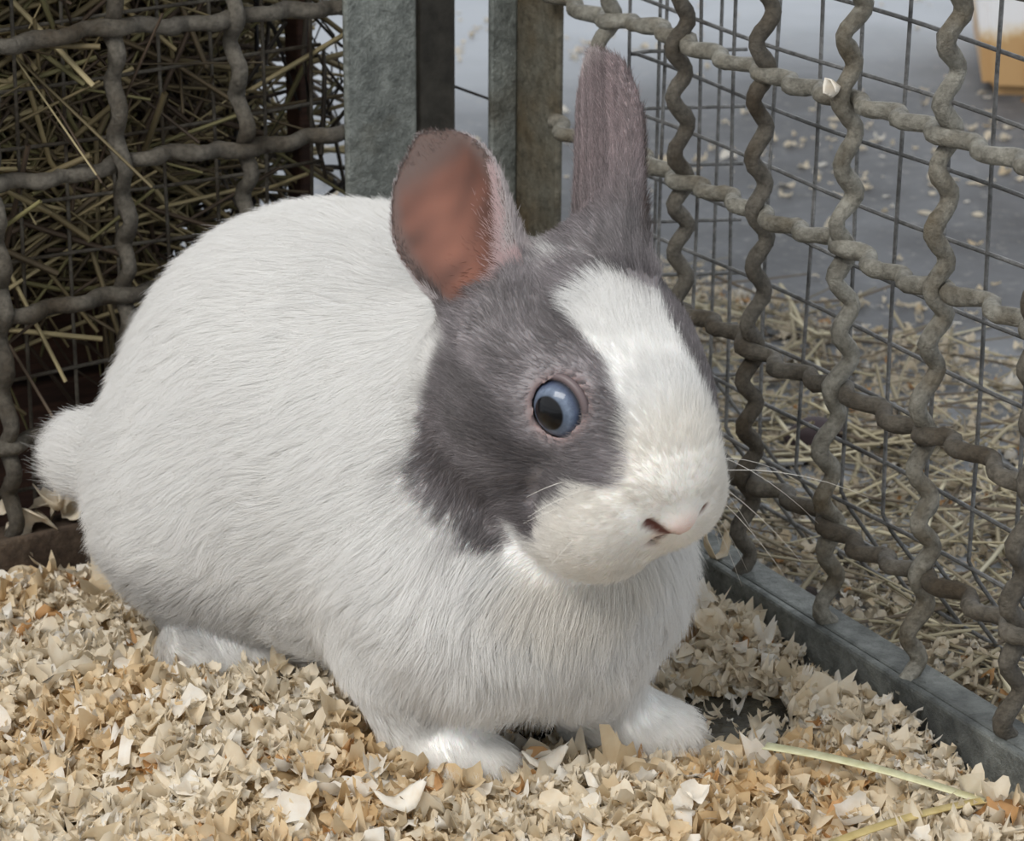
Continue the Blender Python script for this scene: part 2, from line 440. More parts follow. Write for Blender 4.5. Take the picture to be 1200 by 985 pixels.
def surface_nets(F, lo, res):
    nx, ny, nz = F.shape; S = F < 0
    cnt = np.zeros((nx - 1, ny - 1, nz - 1), np.int8); pos = np.zeros((nx - 1, ny - 1, nz - 1, 3), np.float32)
    corner = lambda A, c: A[c[0]:nx - 1 + c[0], c[1]:ny - 1 + c[1], c[2]:nz - 1 + c[2]]
    for axis in range(3):
        o = [a for a in range(3) if a != axis]
        for i in (0, 1):
            for j in (0, 1):
                c0 = [0, 0, 0]; c0[o[0]] = i; c0[o[1]] = j; c1 = list(c0); c1[axis] = 1
                cross = corner(S, c0) != corner(S, c1); idx = np.nonzero(cross)
                a = corner(F, c0)[idx]; b = corner(F, c1)[idx]; t_ = a / (a - b)
                p = np.zeros((len(a), 3), np.float32) + np.array(c0, np.float32); p[:, axis] = t_
                pos[idx] += p; cnt[idx] += 1
    act = cnt > 0; ids = np.full(cnt.shape, -1, np.int64); ids[act] = np.arange(act.sum())
    cell = np.stack(np.nonzero(act), 1)
    Vv = lo + res * (cell + pos[act] / cnt[act][:, None])
    Q = []
    for axis in range(3):
        o = [a for a in range(3) if a != axis]
        sl0 = [slice(1, -1)] * 3; sl1 = [slice(1, -1)] * 3; sl0[axis] = slice(0, -1); sl1[axis] = slice(1, None)
        s0 = S[tuple(sl0)]; s1 = S[tuple(sl1)]; idx = np.stack(np.nonzero(s0 != s1), 1)
        flip = s0[tuple(idx.T)]
        base = idx.copy(); base[:, o[0]] += 1; base[:, o[1]] += 1
        cs = []
        for (i, j) in ((-1, -1), (0, -1), (0, 0), (-1, 0)):
            c = base.copy(); c[:, o[0]] += i; c[:, o[1]] += j; cs.append(ids[tuple(c.T)])
        q = np.stack(cs, 1)
        if axis == 1: flip = ~flip
        q[~flip] = q[~flip][:, ::-1]
        Q.append(q)
    return Vv, np.concatenate(Q)
RV, RF = surface_nets(Fg, lo, RES)
def relax(V, F, it, lam=0.5):
    E = np.concatenate([F[:, [0, 1]], F[:, [1, 2]], F[:, [2, 3]], F[:, [3, 0]]]); E = np.concatenate([E, E[:, ::-1]])
    deg = np.bincount(E[:, 0], minlength=len(V))[:, None]
    for k in range(it):
        for l_ in (lam, -lam * 1.02):
            m = np.stack([np.bincount(E[:, 0], weights=V[E[:, 1], c], minlength=len(V)) for c in range(3)], 1) / np.maximum(deg, 1)
            V = V + l_ * (m - V)
    return V
RV = relax(RV, RF, 3)
del Fg

# ---- coat colour as a function of position
WHITE = s2l(246, 245, 243); CREAM = s2l(226, 214, 192); GREY = s2l(142, 136, 138); GREYD = s2l(110, 105, 106)
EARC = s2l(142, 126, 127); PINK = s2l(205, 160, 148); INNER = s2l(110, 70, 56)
def group_d(P): return {g: np.min([p(P) for p in ps], 0) for g, ps in groups.items()}
def sstep(a, b, x):
    t_ = np.clip((x - a) / (b - a), 0, 1); return t_ * t_ * (3 - 2 * t_)
def ear_inside(E_, P):
    u, t_, w = E_.local(P); tc = np.clip(t_, 0, 1)
    xs, ys = zip(*E_.prof); Wd = E_.w * np.interp(tc, xs, ys)
    cup = E_.c0 + (E_.c1 - E_.c0) * tc; mid = cup * u * u - E_.bend * E_.L * tc * tc
    ins = sstep(0.0002, 0.0012, w - mid)
    core = ins * sstep(0.90, 0.66, np.abs(u) / np.maximum(Wd, 1e-4)) * sstep(0.88, 0.70, tc) * sstep(0.05, 0.2, t_)
    return ins, core, tc, u / np.maximum(Wd, 1e-4)
def coat(P):
    gd = group_d(P); q = (P - HC) @ H; f, l, u = q[:, 0], q[:, 1], q[:, 2]
    nz = 0.0009 * snoise(P, 350, 3, 2)
    al = np.abs(l)
    # blaze half-width along the face, measured from crown (u high, f low) to muzzle
    s = f - 0.55 * u                                  # grows from crown to nose
    bl = np.interp(s, [-.050, -.031, -.027, -.020, -.006, .012, .030, .045], [.0, .0, .010, .0155, .0142, .0140, .0170, .022])
    front = np.interp(u, [-.068, -.058, -.040, -.006, .010], [.004, .019, .030, .032, .05])
    g_head = sstep(-.0012, .0012, al + nz - bl) * sstep(.0018, -.0018, f - front + nz)
    low = u + .069 + 0.2 * (f + .01)                  # jaw line
    g_head *= sstep(-.003, .003, low + nz * 1.5)
    g_head *= sstep(-.034, -.027, f + nz * 1.5 + 0.15 * u)
    dmin = np.minimum(gd['earR'], gd['earL'])
    g_ear = sstep(.009, .003, dmin + nz)
    inhead = sstep(.024, .014, gd['head'])
    g = np.maximum(g_head * inhead, g_ear * sstep(-.0012, .0012, al + nz - np.where(s < -.033, -.01, np.minimum(bl, .004))))
    var = 0.5 + 0.5 * np.clip(snoise(P, 260, 9, 2), -1, 1)
    grey = GREYD + (GREY - GREYD) * (0.25 + 0.75 * var)[:, None]
    # paler cheek behind the eye, darker before it
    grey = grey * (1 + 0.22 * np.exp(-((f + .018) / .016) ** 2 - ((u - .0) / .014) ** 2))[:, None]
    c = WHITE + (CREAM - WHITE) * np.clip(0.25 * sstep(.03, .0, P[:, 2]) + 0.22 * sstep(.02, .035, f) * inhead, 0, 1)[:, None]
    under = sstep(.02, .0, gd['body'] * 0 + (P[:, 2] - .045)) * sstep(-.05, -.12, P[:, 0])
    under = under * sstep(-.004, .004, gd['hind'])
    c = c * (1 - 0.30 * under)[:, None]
    c = c * (1 - g)[:, None] + grey * g[:, None]
    for E_, key in ((EAR_R, 'earR'), (EAR_L, 'earL')):
        ins, core, tc, un = ear_inside(E_, P); near = sstep(.010, .002, gd[key])
        up = near * sstep(.12, .5, tc)
        c = c * (1 - up * .75)[:, None] + (EARC if key == 'earL' else s2l(116, 103, 104)) * (up * .75)[:, None]
        tipw = near * sstep(.84, 1.0, tc + 3 * nz) * .65 * (1 - ins)
        c = c * (1 - tipw)[:, None] + s2l(205, 196, 194) * tipw[:, None]
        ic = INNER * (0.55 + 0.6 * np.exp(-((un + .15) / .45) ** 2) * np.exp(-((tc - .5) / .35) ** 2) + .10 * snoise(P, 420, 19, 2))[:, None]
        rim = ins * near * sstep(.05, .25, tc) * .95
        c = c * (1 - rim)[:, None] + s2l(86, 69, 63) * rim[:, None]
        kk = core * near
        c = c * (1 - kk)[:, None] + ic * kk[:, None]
    return np.clip(c, 0, 1), g
def skin(P):
    c, g = coat(P)
    for s_ in (-1, 1):
        d = np.linalg.norm(P - eyes[s_], axis=1); k = sstep(.0136, .0112, d) * .8
        c = c * (1 - k)[:, None] + s2l(138, 118, 116) * k[:, None]
    cd = np.min([x(P) for x in cuts[:3]], 0); k = sstep(.0022, .0002, cd)
    q = (P - HC) @ H
    np_ = sstep(.010, .003, np.linalg.norm((q - np.array([.0515, 0, -.011])) / np.array([1, 1, 1.2]), axis=1)) * .8
    c = c * (1 - np_)[:, None] + s2l(226, 192, 180) * np_[:, None]
    c = c * (1 - k)[:, None] + s2l(104, 62, 54) * k[:, None]
    cd = np.min([x(P) for x in cuts[3:]], 0); k = sstep(.002, .0004, cd) * .5
    c = c * (1 - k)[:, None] + s2l(170, 140, 130) * k[:, None]
    return c
rab = empty('rabbit', (float(W(430, 760, .93)[0]), float(W(430, 760, .93)[1]), 0.004))
tag(rab, 'white rabbit with grey ears, grey eye patch and blue eye crouching on wood shavings', 'rabbit')
t = NT('rabbit_skin')
t.base(t.attr('tint')); t.set(Roughness=0.75)
t.b.inputs['Subsurface Weight'].default_value = 0.3; t.b.inputs['Subsurface Scale'].default_value = 0.0025
t.b.inputs['Subsurface Radius'].default_value = (1.0, 0.45, 0.3)
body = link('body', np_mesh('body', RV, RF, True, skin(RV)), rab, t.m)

# ---- eyes
def uv_sphere(r, nu=40, nv=24):
    th = np.linspace(0, np.pi, nv + 1); V = [[0, 0, r]]
    for a in th[1:-1]:
        for b in np.linspace(0, 2 * np.pi, nu, endpoint=False): V.append([r * math.sin(a) * math.cos(b), r * math.sin(a) * math.sin(b), r * math.cos(a)])
    V.append([0, 0, -r]); F = []
    for i in range(nv):
        for j in range(nu):
            a = lambda ii, jj: 0 if ii == 0 else (len(V) - 1 if ii == nv else 1 + (ii - 1) * nu + jj % nu)
            F.append([a(i, j), a(i + 1, j), a(i + 1, j + 1), a(i, j + 1)])
    return np.array(V), F
t = NT('rabbit_eye')
sep = t.n('ShaderNodeSeparateXYZ'); t.l(t.co(), sep.inputs[0])
asp = t.n('ShaderNodeVectorMath', operation='LENGTH')
cmb = t.n('ShaderNodeCombineXYZ'); t.l(sep.outputs[0], cmb.inputs[0]); t.l(sep.outputs[1], cmb.inputs[1]); t.l(cmb.outputs[0], asp.inputs[0])
mr = t.n('ShaderNodeMapRange'); mr.inputs[2].default_value = EYE_R; t.l(asp.outputs['Value'], mr.inputs[0])
irisn = t.noise(700, 4, 0.6)
cc = t.ramp(mr.outputs[0], [(0.0, (.003, .003, .004)), (0.50, (.002, .002, .003)), (0.55, s2l(92, 103, 120)), (0.68, s2l(112, 124, 143)), (0.80, s2l(70, 80, 102)), (0.88, s2l(30, 32, 42)), (0.93, s2l(190, 180, 176))])
cc = t.mix(t.ramp(irisn, [(.35, (.0,)), (.7, (.35,))]), cc, s2l(60, 74, 98), 'MULTIPLY')
t.base(cc); t.set(Roughness=0.3, Coat_Weight=0.45, Coat_Roughness=0.015, Specular_IOR_Level=0.15)
eyeV, eyeF = uv_sphere(EYE_R)
LIDM = NT('eyelid_skin'); LIDM.base(s2l(98, 85, 86)); LIDM.set(Roughness=.45); LIDM = LIDM.m
for s_ in (-1, 1):
    gaze = nrm(H @ nrm([0.22, s_ * 0.97, 0.12]))
    me = bpy.data.meshes.new('eye'); me.from_pydata(eyeV.tolist(), [], [list(dict.fromkeys(f)) for f in eyeF]); me.materials.append(t.m)
    me.polygons.foreach_set('use_smooth', [True] * len(me.polygons))
    o = bpy.data.objects.new('eye', me); COL.objects.link(o); o.parent = rab
    o.matrix_parent_inverse = Matrix.Translation(-rab.location)
    o.location = eyes[s_]; o.rotation_euler = Vector(gaze).to_track_quat('Z', 'Y').to_euler()
    th_ = np.linspace(0, 2 * np.pi, 48, endpoint=False); ex = nrm(np.cross(eyed[s_], [0, 0, 1])); ey = np.cross(ex, eyed[s_])
    ringp = eyes[s_] + eyed[s_] * .0036 + np.outer(np.cos(th_) * .0098, ex) + np.outer(np.sin(th_) * .0098, ey)
    ringp = np.concatenate([ringp, ringp[:2]])
    v_, f_ = tube(ringp, .0013, 12, caps=False); lid = link('eyelid', np_mesh('eyelid', v_, f_), rab, LIDM)
    o['label'] = 'blue-grey eye with round black pupil'
# ---- fur
def build_fur(n_total):
    tri = np.concatenate([RF[:, [0, 1, 2]], RF[:, [0, 2, 3]]])
    a, b, c = RV[tri[:, 0]], RV[tri[:, 1]], RV[tri[:, 2]]
    cr = np.cross(b - a, c - a); area = np.linalg.norm(cr, axis=1) / 2
    cen = (a + b + c) / 3; fn = cr / (2 * area[:, None] + 1e-12)
    gdc = group_d(cen)
    hd_ = np.minimum(np.minimum(gdc['head'], gdc['earR']), gdc['earL'])
    dens = np.where(hd_ < .002, 2.2, 1.0)
    # less where the body faces the tray
    dens = dens * np.where(gdc['tail'] < .002, .45, 1.0)
    dens = dens * np.where(fn[:, 2] < -.6, .4, 1.0)
    p = area * dens; p /= p.sum()
    r = np.random.default_rng(11)
    ti = r.choice(len(tri), n_total, p=p)
    w = r.random((n_total, 2)); m = w.sum(1) > 1; w[m] = 1 - w[m]
    P = a[ti] + (b - a)[ti] * w[:, :1] + (c - a)[ti] * w[:, 1:]
    # smooth normals
    vn = np.zeros_like(RV)
    for k in range(3): np.add.at(vn, tri[:, k], cr)
    vn /= np.linalg.norm(vn, axis=1)[:, None] + 1e-12
    Nn = vn[tri[ti, 0]] * (1 - w.sum(1))[:, None] + vn[tri[ti, 1]] * w[:, :1] + vn[tri[ti, 2]] * w[:, 1:]
    Nn /= np.linalg.norm(Nn, axis=1)[:, None] + 1e-12
    gd = group_d(P)
    keys = list(gd.keys()); D = np.stack([gd[k] for k in keys], 1)
    wt = np.exp(-D / .0070); wt = wt / wt.sum(1)[:, None]
    q = (P - HC) @ H
    flow = {}
    bk = -B1[:, 0] * .9 + np.array([0, 0, -.55])
    chest = np.array([-.25, -.1, -1.0])
    cw = sstep(-.05, .0, P[:, 0])[:, None]
    flow['body'] = bk * (1 - cw) + chest * cw
    flow['tail'] = np.tile(-B1[:, 0] + np.array([-.3, 0, .25]), (len(P), 1))
    flow['hind'] = np.tile(yaw_frame(14)[:, 0] + np.array([0, 0, -.3]), (len(P), 1))
    flow['paw'] = np.tile(yaw_frame(36)[:, 0] * .8 + np.array([0, 0, -.8]), (len(P), 1))
    hl = -HF + 0.0
    flow['head'] = np.tile(hl, (len(P), 1)) + (q[:, 1:2] * 14) * H[:, 1] + np.minimum(q[:, 2:3] + .01, 0) * 20 * H[:, 2]
    flow['earR'] = np.tile(EAR_R.ax, (len(P), 1)); flow['earL'] = np.tile(EAR_L.ax, (len(P), 1))
    Fl = sum(flow[k] / np.linalg.norm(flow[k], axis=1)[:, None] * wt[:, i:i + 1] for i, k in enumerate(keys))
    swirl = np.stack([snoise(P, 130, 50 + k, 1) for k in range(3)], 1)
    Fl = Fl + .16 * swirl
    Fl -= Nn * np.sum(Fl * Nn, 1)[:, None]; Fl /= np.linalg.norm(Fl, axis=1)[:, None] + 1e-9
    base_len = {'body': .0155, 'tail': .015, 'hind': .009, 'paw': .0085, 'head': .0078, 'earR': .0036, 'earL': .0060}
    lift = {'body': .36, 'tail': .8, 'hind': .3, 'paw': .32, 'head': .32, 'earR': .22, 'earL': .24}
    L = sum(base_len[k] * wt[:, i] for i, k in enumerate(keys))
    lf = sum(lift[k] * wt[:, i] for i, k in enumerate(keys))
    L *= 1 + .25 * cw[:, 0] * wt[:, 0]
    # shorter towards the nose and around eyes, bare ear cup and nostrils
    L *= np.where(gd['head'] < .003, np.interp(q[:, 0], [.0, .03, .046, .053], [1, .9, .6, .3]), 1)
    keep = np.ones(len(P), bool)
    for s_ in (-1, 1):
        d = np.linalg.norm(P - eyes[s_], axis=1)
        L *= np.interp(d, [.0118, .015, .022], [.35, .65, 1]); keep &= d > .0110
    cd = np.min([x(P) for x in cuts[:3]], 0); keep &= cd > .0009; L *= np.interp(cd, [.0009, .006], [.35, 1])
    for E_, key in ((EAR_R, 'earR'), (EAR_L, 'earL')):
        ins, core, tc, un = ear_inside(E_, P); near = gd[key] < .003
        inn = near & (ins > .5)
        keep &= ~(inn & (core > .35) & (r.random(len(P)) > .06))
        L = np.where(inn & (core > .2), L * .6, L)
        # pale guard hairs along the inner edge of the cup
        edge = inn & (un > .35) & (tc > .10) & (tc < .55) if E_ is EAR_R else np.zeros(len(P), bool)
        L = np.where(edge, L * 1.5, L)
    P, Nn, Fl, L, lf = P[keep], Nn[keep], Fl[keep], L[keep], lf[keep]
    gd = {k: v[keep] for k, v in gd.items()}; wt = wt[keep]
    n = len(P)
    L = np.where(coat(P)[1] > .4, np.minimum(L, .0075), L)
    L = L * r.uniform(.7, 1.15, n) * np.where(r.random(n) < .04, 1.3, 1)
    K = 6; s = np.linspace(0, 1, K)
    rnd = r.normal(size=(n, 3)); rnd -= Nn * np.sum(rnd * Nn, 1)[:, None]
    d0 = Nn * lf[:, None] * 1.15 + Fl * .9 + rnd * .13; d0 /= np.linalg.norm(d0, axis=1)[:, None]
    d1 = Nn * (lf * .55)[:, None] + Fl + rnd * .22 + np.array([0, 0, -.12]); d1 /= np.linalg.norm(d1, axis=1)[:, None]
    C = P[:, None, :] - Nn[:, None, :] * .0006 + L[:, None, None] * (s[None, :, None] * d0[:, None, :] + (s ** 2)[None, :, None] * .5 * (d1 - d0)[:, None, :])
    # tufts
    step = 60
    idx = r.choice(n, n // step, replace=False); kd = kdtree.KDTree(len(idx))
    for k, i in enumerate(idx): kd.insert(P[i], k)
    kd.balance()
    near = np.array([kd.find(p_)[1] for p_ in P]); lead = idx[near]
    amt = .24 * (wt[:, keys.index('body')] + wt[:, keys.index('paw')] + wt[:, keys.index('hind')]) + .16
    k_ = (s ** 1.6)[None, :, None] * amt[:, None, None]
    same = np.sum(Nn * Nn[lead], 1) > .6
    C = np.where(same[:, None, None], C * (1 - k_) + (C[lead] + (P - P[lead])[:, None, :] * .25) * k_, C)
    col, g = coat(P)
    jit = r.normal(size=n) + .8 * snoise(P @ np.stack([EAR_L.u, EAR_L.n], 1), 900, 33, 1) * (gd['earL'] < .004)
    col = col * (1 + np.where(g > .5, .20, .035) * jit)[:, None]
    light = (g > .5) & (r.random(n) < .10); col[light] = col[light] * 1.7
    for E_, key in ((EAR_R, 'earR'),):
        ins, core, tc, un = ear_inside(E_, P)
        edge = (gd[key] < .003) & (ins > .5) & (un > .35) & (tc > .08) & (tc < .55)
        col[edge] = s2l(206, 184, 184)
        fr_ = (gd[key] < .004) & (np.abs(un) > .95) & (tc > .15)
        col[fr_] = s2l(196, 188, 188)
    col = np.clip(col, .01, .95)
    rad = np.interp(s, [0, .5, 1], [1, .8, .18])[None, :] * np.where(gd['head'] < .003, .000050, .000062)[:, None]
    return C, rad, col
def curves_obj(name, C, rad, col, parent, mat):
    n, K, _ = C.shape
    cu = bpy.data.hair_curves.new(name); cu.add_curves([K] * n)
    cu.attributes['position'].data.foreach_set('vector', C.astype(np.float32).ravel())
    ra = cu.attributes.get('radius') or cu.attributes.new('radius', 'FLOAT', 'POINT')
    ra.data.foreach_set('value', np.broadcast_to(rad, (n, K)).astype(np.float32).ravel())
    c4 = np.ones((n, 4), np.float32); c4[:, :3] = col
    ca = cu.attributes.new('tint', 'FLOAT_COLOR', 'CURVE'); ca.data.foreach_set('color', c4.ravel())
    cu.materials.append(mat)
    o = bpy.data.objects.new(name, cu); COL.objects.link(o); o.parent = parent
    o.matrix_parent_inverse = Matrix.Translation(-parent.location)
    return o
fm = bpy.data.materials.new('fur'); fm.use_nodes = True
nt = fm.node_tree; nt.nodes.clear()
at = nt.nodes.new('ShaderNodeAttribute'); at.attribute_name = 'tint'
df = nt.nodes.new('ShaderNodeBsdfDiffuse'); tr = nt.nodes.new('ShaderNodeBsdfTranslucent'); gl = nt.nodes.new('ShaderNodeBsdfGlossy')
gl.inputs['Roughness'].default_value = .45
m1 = nt.nodes.new('ShaderNodeMixShader'); m1.inputs[0].default_value = .48
m2 = nt.nodes.new('ShaderNodeMixShader'); m2.inputs[0].default_value = .05
ou = nt.nodes.new('ShaderNodeOutputMaterial')
for n_ in (df, tr): nt.links.new(at.outputs['Color'], n_.inputs['Color'])
nt.links.new(df.outputs[0], m1.inputs[1]); nt.links.new(tr.outputs[0], m1.inputs[2])
nt.links.new(m1.outputs[0], m2.inputs[1]); nt.links.new(gl.outputs[0], m2.inputs[2]); nt.links.new(m2.outputs[0], ou.inputs[0])
FUR_N = 460000
fur = curves_obj('fur', *build_fur(FUR_N), rab, fm)

# ---- whiskers
t = NT('whisker'); t.base(s2l(225, 220, 212)); t.set(Roughness=0.4)
wr = np.random.default_rng(5)
for s_ in (-1, 1):
    for k in range(9 if s_ > 0 else 4):
        row, c_ = divmod(k, 3)
        st = hw(.037 - .004 * c_, s_ * (.016 + .0015 * c_), -.006 - .0045 * row)
        d = H @ nrm([(.35 if s_ > 0 else -.25) + wr.normal() * .25, s_ * (.85), -.25 - .25 * row + wr.normal() * .15])
        L_ = wr.uniform(.045, .068) if s_ > 0 else wr.uniform(.02, .035); ss = np.linspace(0, 1, 8)[:, None]
        pth = st + d * L_ * ss + np.array([0, 0, -1]) * L_ * .25 * ss ** 2
        v_, f_ = tube(pth, np.linspace(.00016, .00004, 8), 4)
        link('whisker', np_mesh('whisker', v_, f_), rab, t.m)
# ------------------------------------------------------------------ thin welded mesh outside the panels
def proj(p):
    q = np.asarray(p) - np.array([0, 0, CAM_H]); d = q @ C_F
    return 600 + FPX * (q @ C_R) / d, 492.5 + FPX * (q @ C_D) / d
def solve_s(fn, target_px, a, b):
    for _ in range(40):
        m = (a + b) / 2
        if proj(fn(m))[0] < target_px: a = m
        else: b = m
    return (a + b) / 2
NF = 0.022
def fine_n(z): return NF + (0.045 * max(0.0, 0.058 - z) / 0.058)
s_c = solve_s(lambda s: on_r(s, NF, 0.16), 736, -0.1, 0.2)
wm = empty('wire_mesh', (*on_r(s_c, NF, 0.0),))
tag(wm, 'thin square welded wire mesh standing outside the right cage panel', 'wire mesh', 'thin welded wire meshes')
zz = np.concatenate([np.linspace(0.001, 0.06, 9), np.linspace(0.07, 0.36, 12)])
TR = 0.00078
for k in range(0, 17):
    s = s_c + k * 0.0243
    P = np.stack([on_r(s + 0.0012 * math.sin(9 * z + k), fine_n(z) + 0.001 * math.sin(23 * z + 2 * k), z) for z in zz])
    v_, f_ = tube(P, TR, 6); link('upright_wire', np_mesh('upright_wire', v_, f_), wm, M['thin_wire'])
zrows = [0.012 + 0.0222 * k for k in range(15)]
E2 = nrm(np.array([0.99, 0.12]))                       # the mesh folds back at its end
for k, z in enumerate(zrows):
    c0 = on_r(s_c, fine_n(z), z)
    bend = [np.array([*(c0[:2] + E2 * e), z + 0.0008 * math.sin(k)]) for e in (0.046, 0.035, 0.02, 0.008)]
    P = bend + [on_r(s_c + 0.0005, fine_n(z), z)] + [on_r(s, fine_n(z), z + 0.001 * math.sin(30 * s + k)) for s in np.linspace(s_c + 0.006, s_c + 0.40, 26)]
    v_, f_ = tube(np.stack(P), TR, 6); link('cross_wire', np_mesh('cross_wire', v_, f_), wm, M['thin_wire'])
for e in (0.0115, 0.0355):
    P = np.stack([np.array([*(on_r(s_c, fine_n(z), z)[:2] + E2 * e), z]) for z in zz])
    v_, f_ = tube(P, TR, 6); link('upright_wire', np_mesh('upright_wire', v_, f_), wm, M['thin_wire'])
wm2 = empty('wire_mesh', (*on_l(-0.1, 0.02, 0.0),))
tag(wm2, 'thin dark welded wire mesh between the left cage panel and the hay', 'wire mesh', 'thin welded wire meshes')
for k in range(17):
    s = -0.012 - k * 0.0203
    P = np.stack([on_l(s + 0.0015 * math.sin(8 * z + k), 0.018 + 0.001 * math.sin(20 * z + k), z) for z in zz])
    v_, f_ = tube(P, TR, 6); link('upright_wire', np_mesh('upright_wire', v_, f_), wm2, M['wire_dirty'])
for k, z in enumerate(zrows):
    P = np.stack([on_l(s, 0.018, z + 0.0012 * math.sin(25 * s + k)) for s in np.linspace(-0.345, -0.006, 24)])
    v_, f_ = tube(P, TR, 6); link('cross_wire', np_mesh('cross_wire', v_, f_), wm2, M['wire_dirty'])

# ---- dark corner post standing behind the two panels
t = NT('dark_post'); t.base(t.ramp(t.noise(70, 5, .65), [(.35, s2l(52, 49, 44)), (.7, s2l(86, 82, 74))])); t.set(Roughness=.7); t.bump(t.noise(300, 4, .6), .001, .5)
cp = empty('corner_post', (*on_l(0.03, 0.02, 0),))
tag(cp, 'dark steel corner post just right of the left panel end post', 'post')
sw = solve_s(lambda s: on_l(s, 0.016, 0.22), 492, -.05, .1)
wob_box('web', on_l(sw, 0.016, 0.0), v3(DL) * 0.0165, v3(NL) * 0.003, (0, 0, 0.42), cp, t.m)
wob_box('flange', on_l(sw, 0.019, 0.0), v3(DL) * 0.003, v3(NL) * 0.02, (0, 0, 0.42), cp, t.m)

# ------------------------------------------------------------------ hay rack behind the left panel
t = NT('dark_crate_wood')
wv = t.n('ShaderNodeMapping'); wv.inputs['Scale'].default_value = (4, 4, 40); t.l(t.co(), wv.inputs[0])
t.base(t.ramp(t.noise(5, 6, .65, wv.outputs[0]), [(.3, s2l(40, 25, 19)), (.7, s2l(84, 56, 42))])); t.set(Roughness=.8); t.bump(t.noise(12, 5, .6, wv.outputs[0]), .002, .5)
cr = empty('hay_rack', (*on_l(-0.16, 0.14, 0),))
tag(cr, 'dark brown wooden hay rack behind the left cage panel', 'rack')
for z0 in (0.004, 0.066):
    wob_box('plank', on_l(-0.36, 0.050, z0), v3(DL) * 0.290, v3(NL) * 0.012, (0, 0, 0.058), cr, t.m)
for z0 in np.arange(0.004, 0.42, 0.075):  # back and side planks, added to block light and keep the hay dark
    wob_box('plank', on_l(-0.36, 0.235, z0), v3(DL) * 0.385, v3(NL) * 0.012, (0, 0, 0.072), cr, t.m)
    wob_box('plank', on_l(-0.362, 0.064, z0), v3(DL) * 0.012, v3(NL) * 0.17, (0, 0, 0.072), cr, t.m)
sb = solve_s(lambda s: on_l(s, 0.06, 0.2), 345, -0.2, 0.1)
wob_box('corner_batten', on_l(sb, 0.058, 0.0), v3(DL) * 0.006, v3(NL) * 0.012, (0, 0, 0.42), cr, t.m)
sb2 = solve_s(lambda s: on_l(s, 0.2, 0.2), 296, -0.2, 0.2)
wob_box('corner_batten', on_l(sb2, 0.22, 0.0), v3(DL) * 0.011, v3(NL) * 0.012, (0, 0, 0.42), cr, t.m)
wob_box('shade_board', on_l(-0.36, 0.12, 0.425), v3(DL) * 0.38, v3(NL) * 0.13, (0, 0, 0.014), cr, t.m)  # unseen lid over the rack, added to shade the hay

def strands(n, place, length, rad, bendy, palette, seed, flat=1.0, seg=4, K=5):
    """many thin stalks; place(r) -> start point, direction"""
    r = np.random.default_rng(seed); parts = []; cols = []
    for i in range(n):
        p, d = place(r); L = r.uniform(*length); s = np.linspace(-.5, .5, K)[:, None]
        side = nrm(np.cross(d, r.normal(size=3)))
        P = p + d * L * s + side * (bendy * L * r.normal()) * (s ** 2 * 4)
        rd = r.uniform(*rad)
        v, f = tube(P, rd * np.array([1, 1, 1, .95, .7])[:K], seg, caps=False)
        if flat != 1.0:
            ctr = np.repeat(P, seg, 0); v = ctr + (v - ctr) * np.array([1, 1, flat])
        parts.append((v, f)); c = palette[r.integers(len(palette))] * r.uniform(.75, 1.2)
        cols.append(np.tile(c, (len(v), 1)))
    V, F = merge(parts); return V, F, np.concatenate(cols)
t = NT('dry_stalk'); t.base(t.attr('tint')); t.set(Roughness=.7); t.bump(t.noise(900, 3, .6), .0004, .4)
M['stalk'] = t.m
hay_pal = [s2l(136, 122, 88), s2l(104, 92, 64), s2l(82, 70, 50), s2l(160, 146, 110), s2l(74, 60, 46), s2l(112, 106, 70)]
def place_hay(r):
    while True:
        px = r.uniform(-150, 300); n = 0.024 + 0.2 * r.random() ** 1.4; z = r.uniform(0.09, 0.42)
        s = ((px - 600) / FPX * (1.0 + .85 * n) - L0[0] - NL[0] * n) / DL[0]
        lim = 0.105 + 0.010 * r.normal()
        if px > 170 and r.random() < (px - 170) / 125: continue
        if n < .05 and s > -.075: continue
        if z > lim: break
    d = nrm(np.array([*(DL * r.normal() * 1.1 + NL * r.normal() * (.10 if n < .06 else .35)), r.normal() * .75]))
    return on_l(s, n, z), d
V, F, C = strands(5200, place_hay, (.05, .16), (.0004, .0013), .16, hay_pal, 21, K=4)
hay = link('hay', np_mesh('hay', V, F, True, C), None, M['stalk'])
tag(hay, 'mass of dry brown hay stuffed behind the left cage panel', 'hay', kind='stuff')
twig_pal = [s2l(48, 42, 36), s2l(62, 54, 44), s2l(38, 34, 32)]
def place_twig(r):
    n = r.uniform(0.03, 0.12); z = r.uniform(0.06, 0.34); s = ((r.uniform(190, 415) - 600) / FPX * (1.0 + .85 * n) - L0[0] - NL[0] * n) / DL[0]
    return on_l(s, n, z), nrm(np.array([*(DL * r.normal() * .6 + NL * r.normal() * .4), r.normal() * 1.1]))
V, F, C = strands(120, place_twig, (.04, .13), (.0004, .0012), .35, twig_pal, 31, K=5)
tw = link('twig_tangle', np_mesh('twig_tangle', V, F, True, C), None, M['stalk'])
tag(tw, 'tangle of thin dark twigs between the hay and the left end post', 'twigs', kind='stuff')

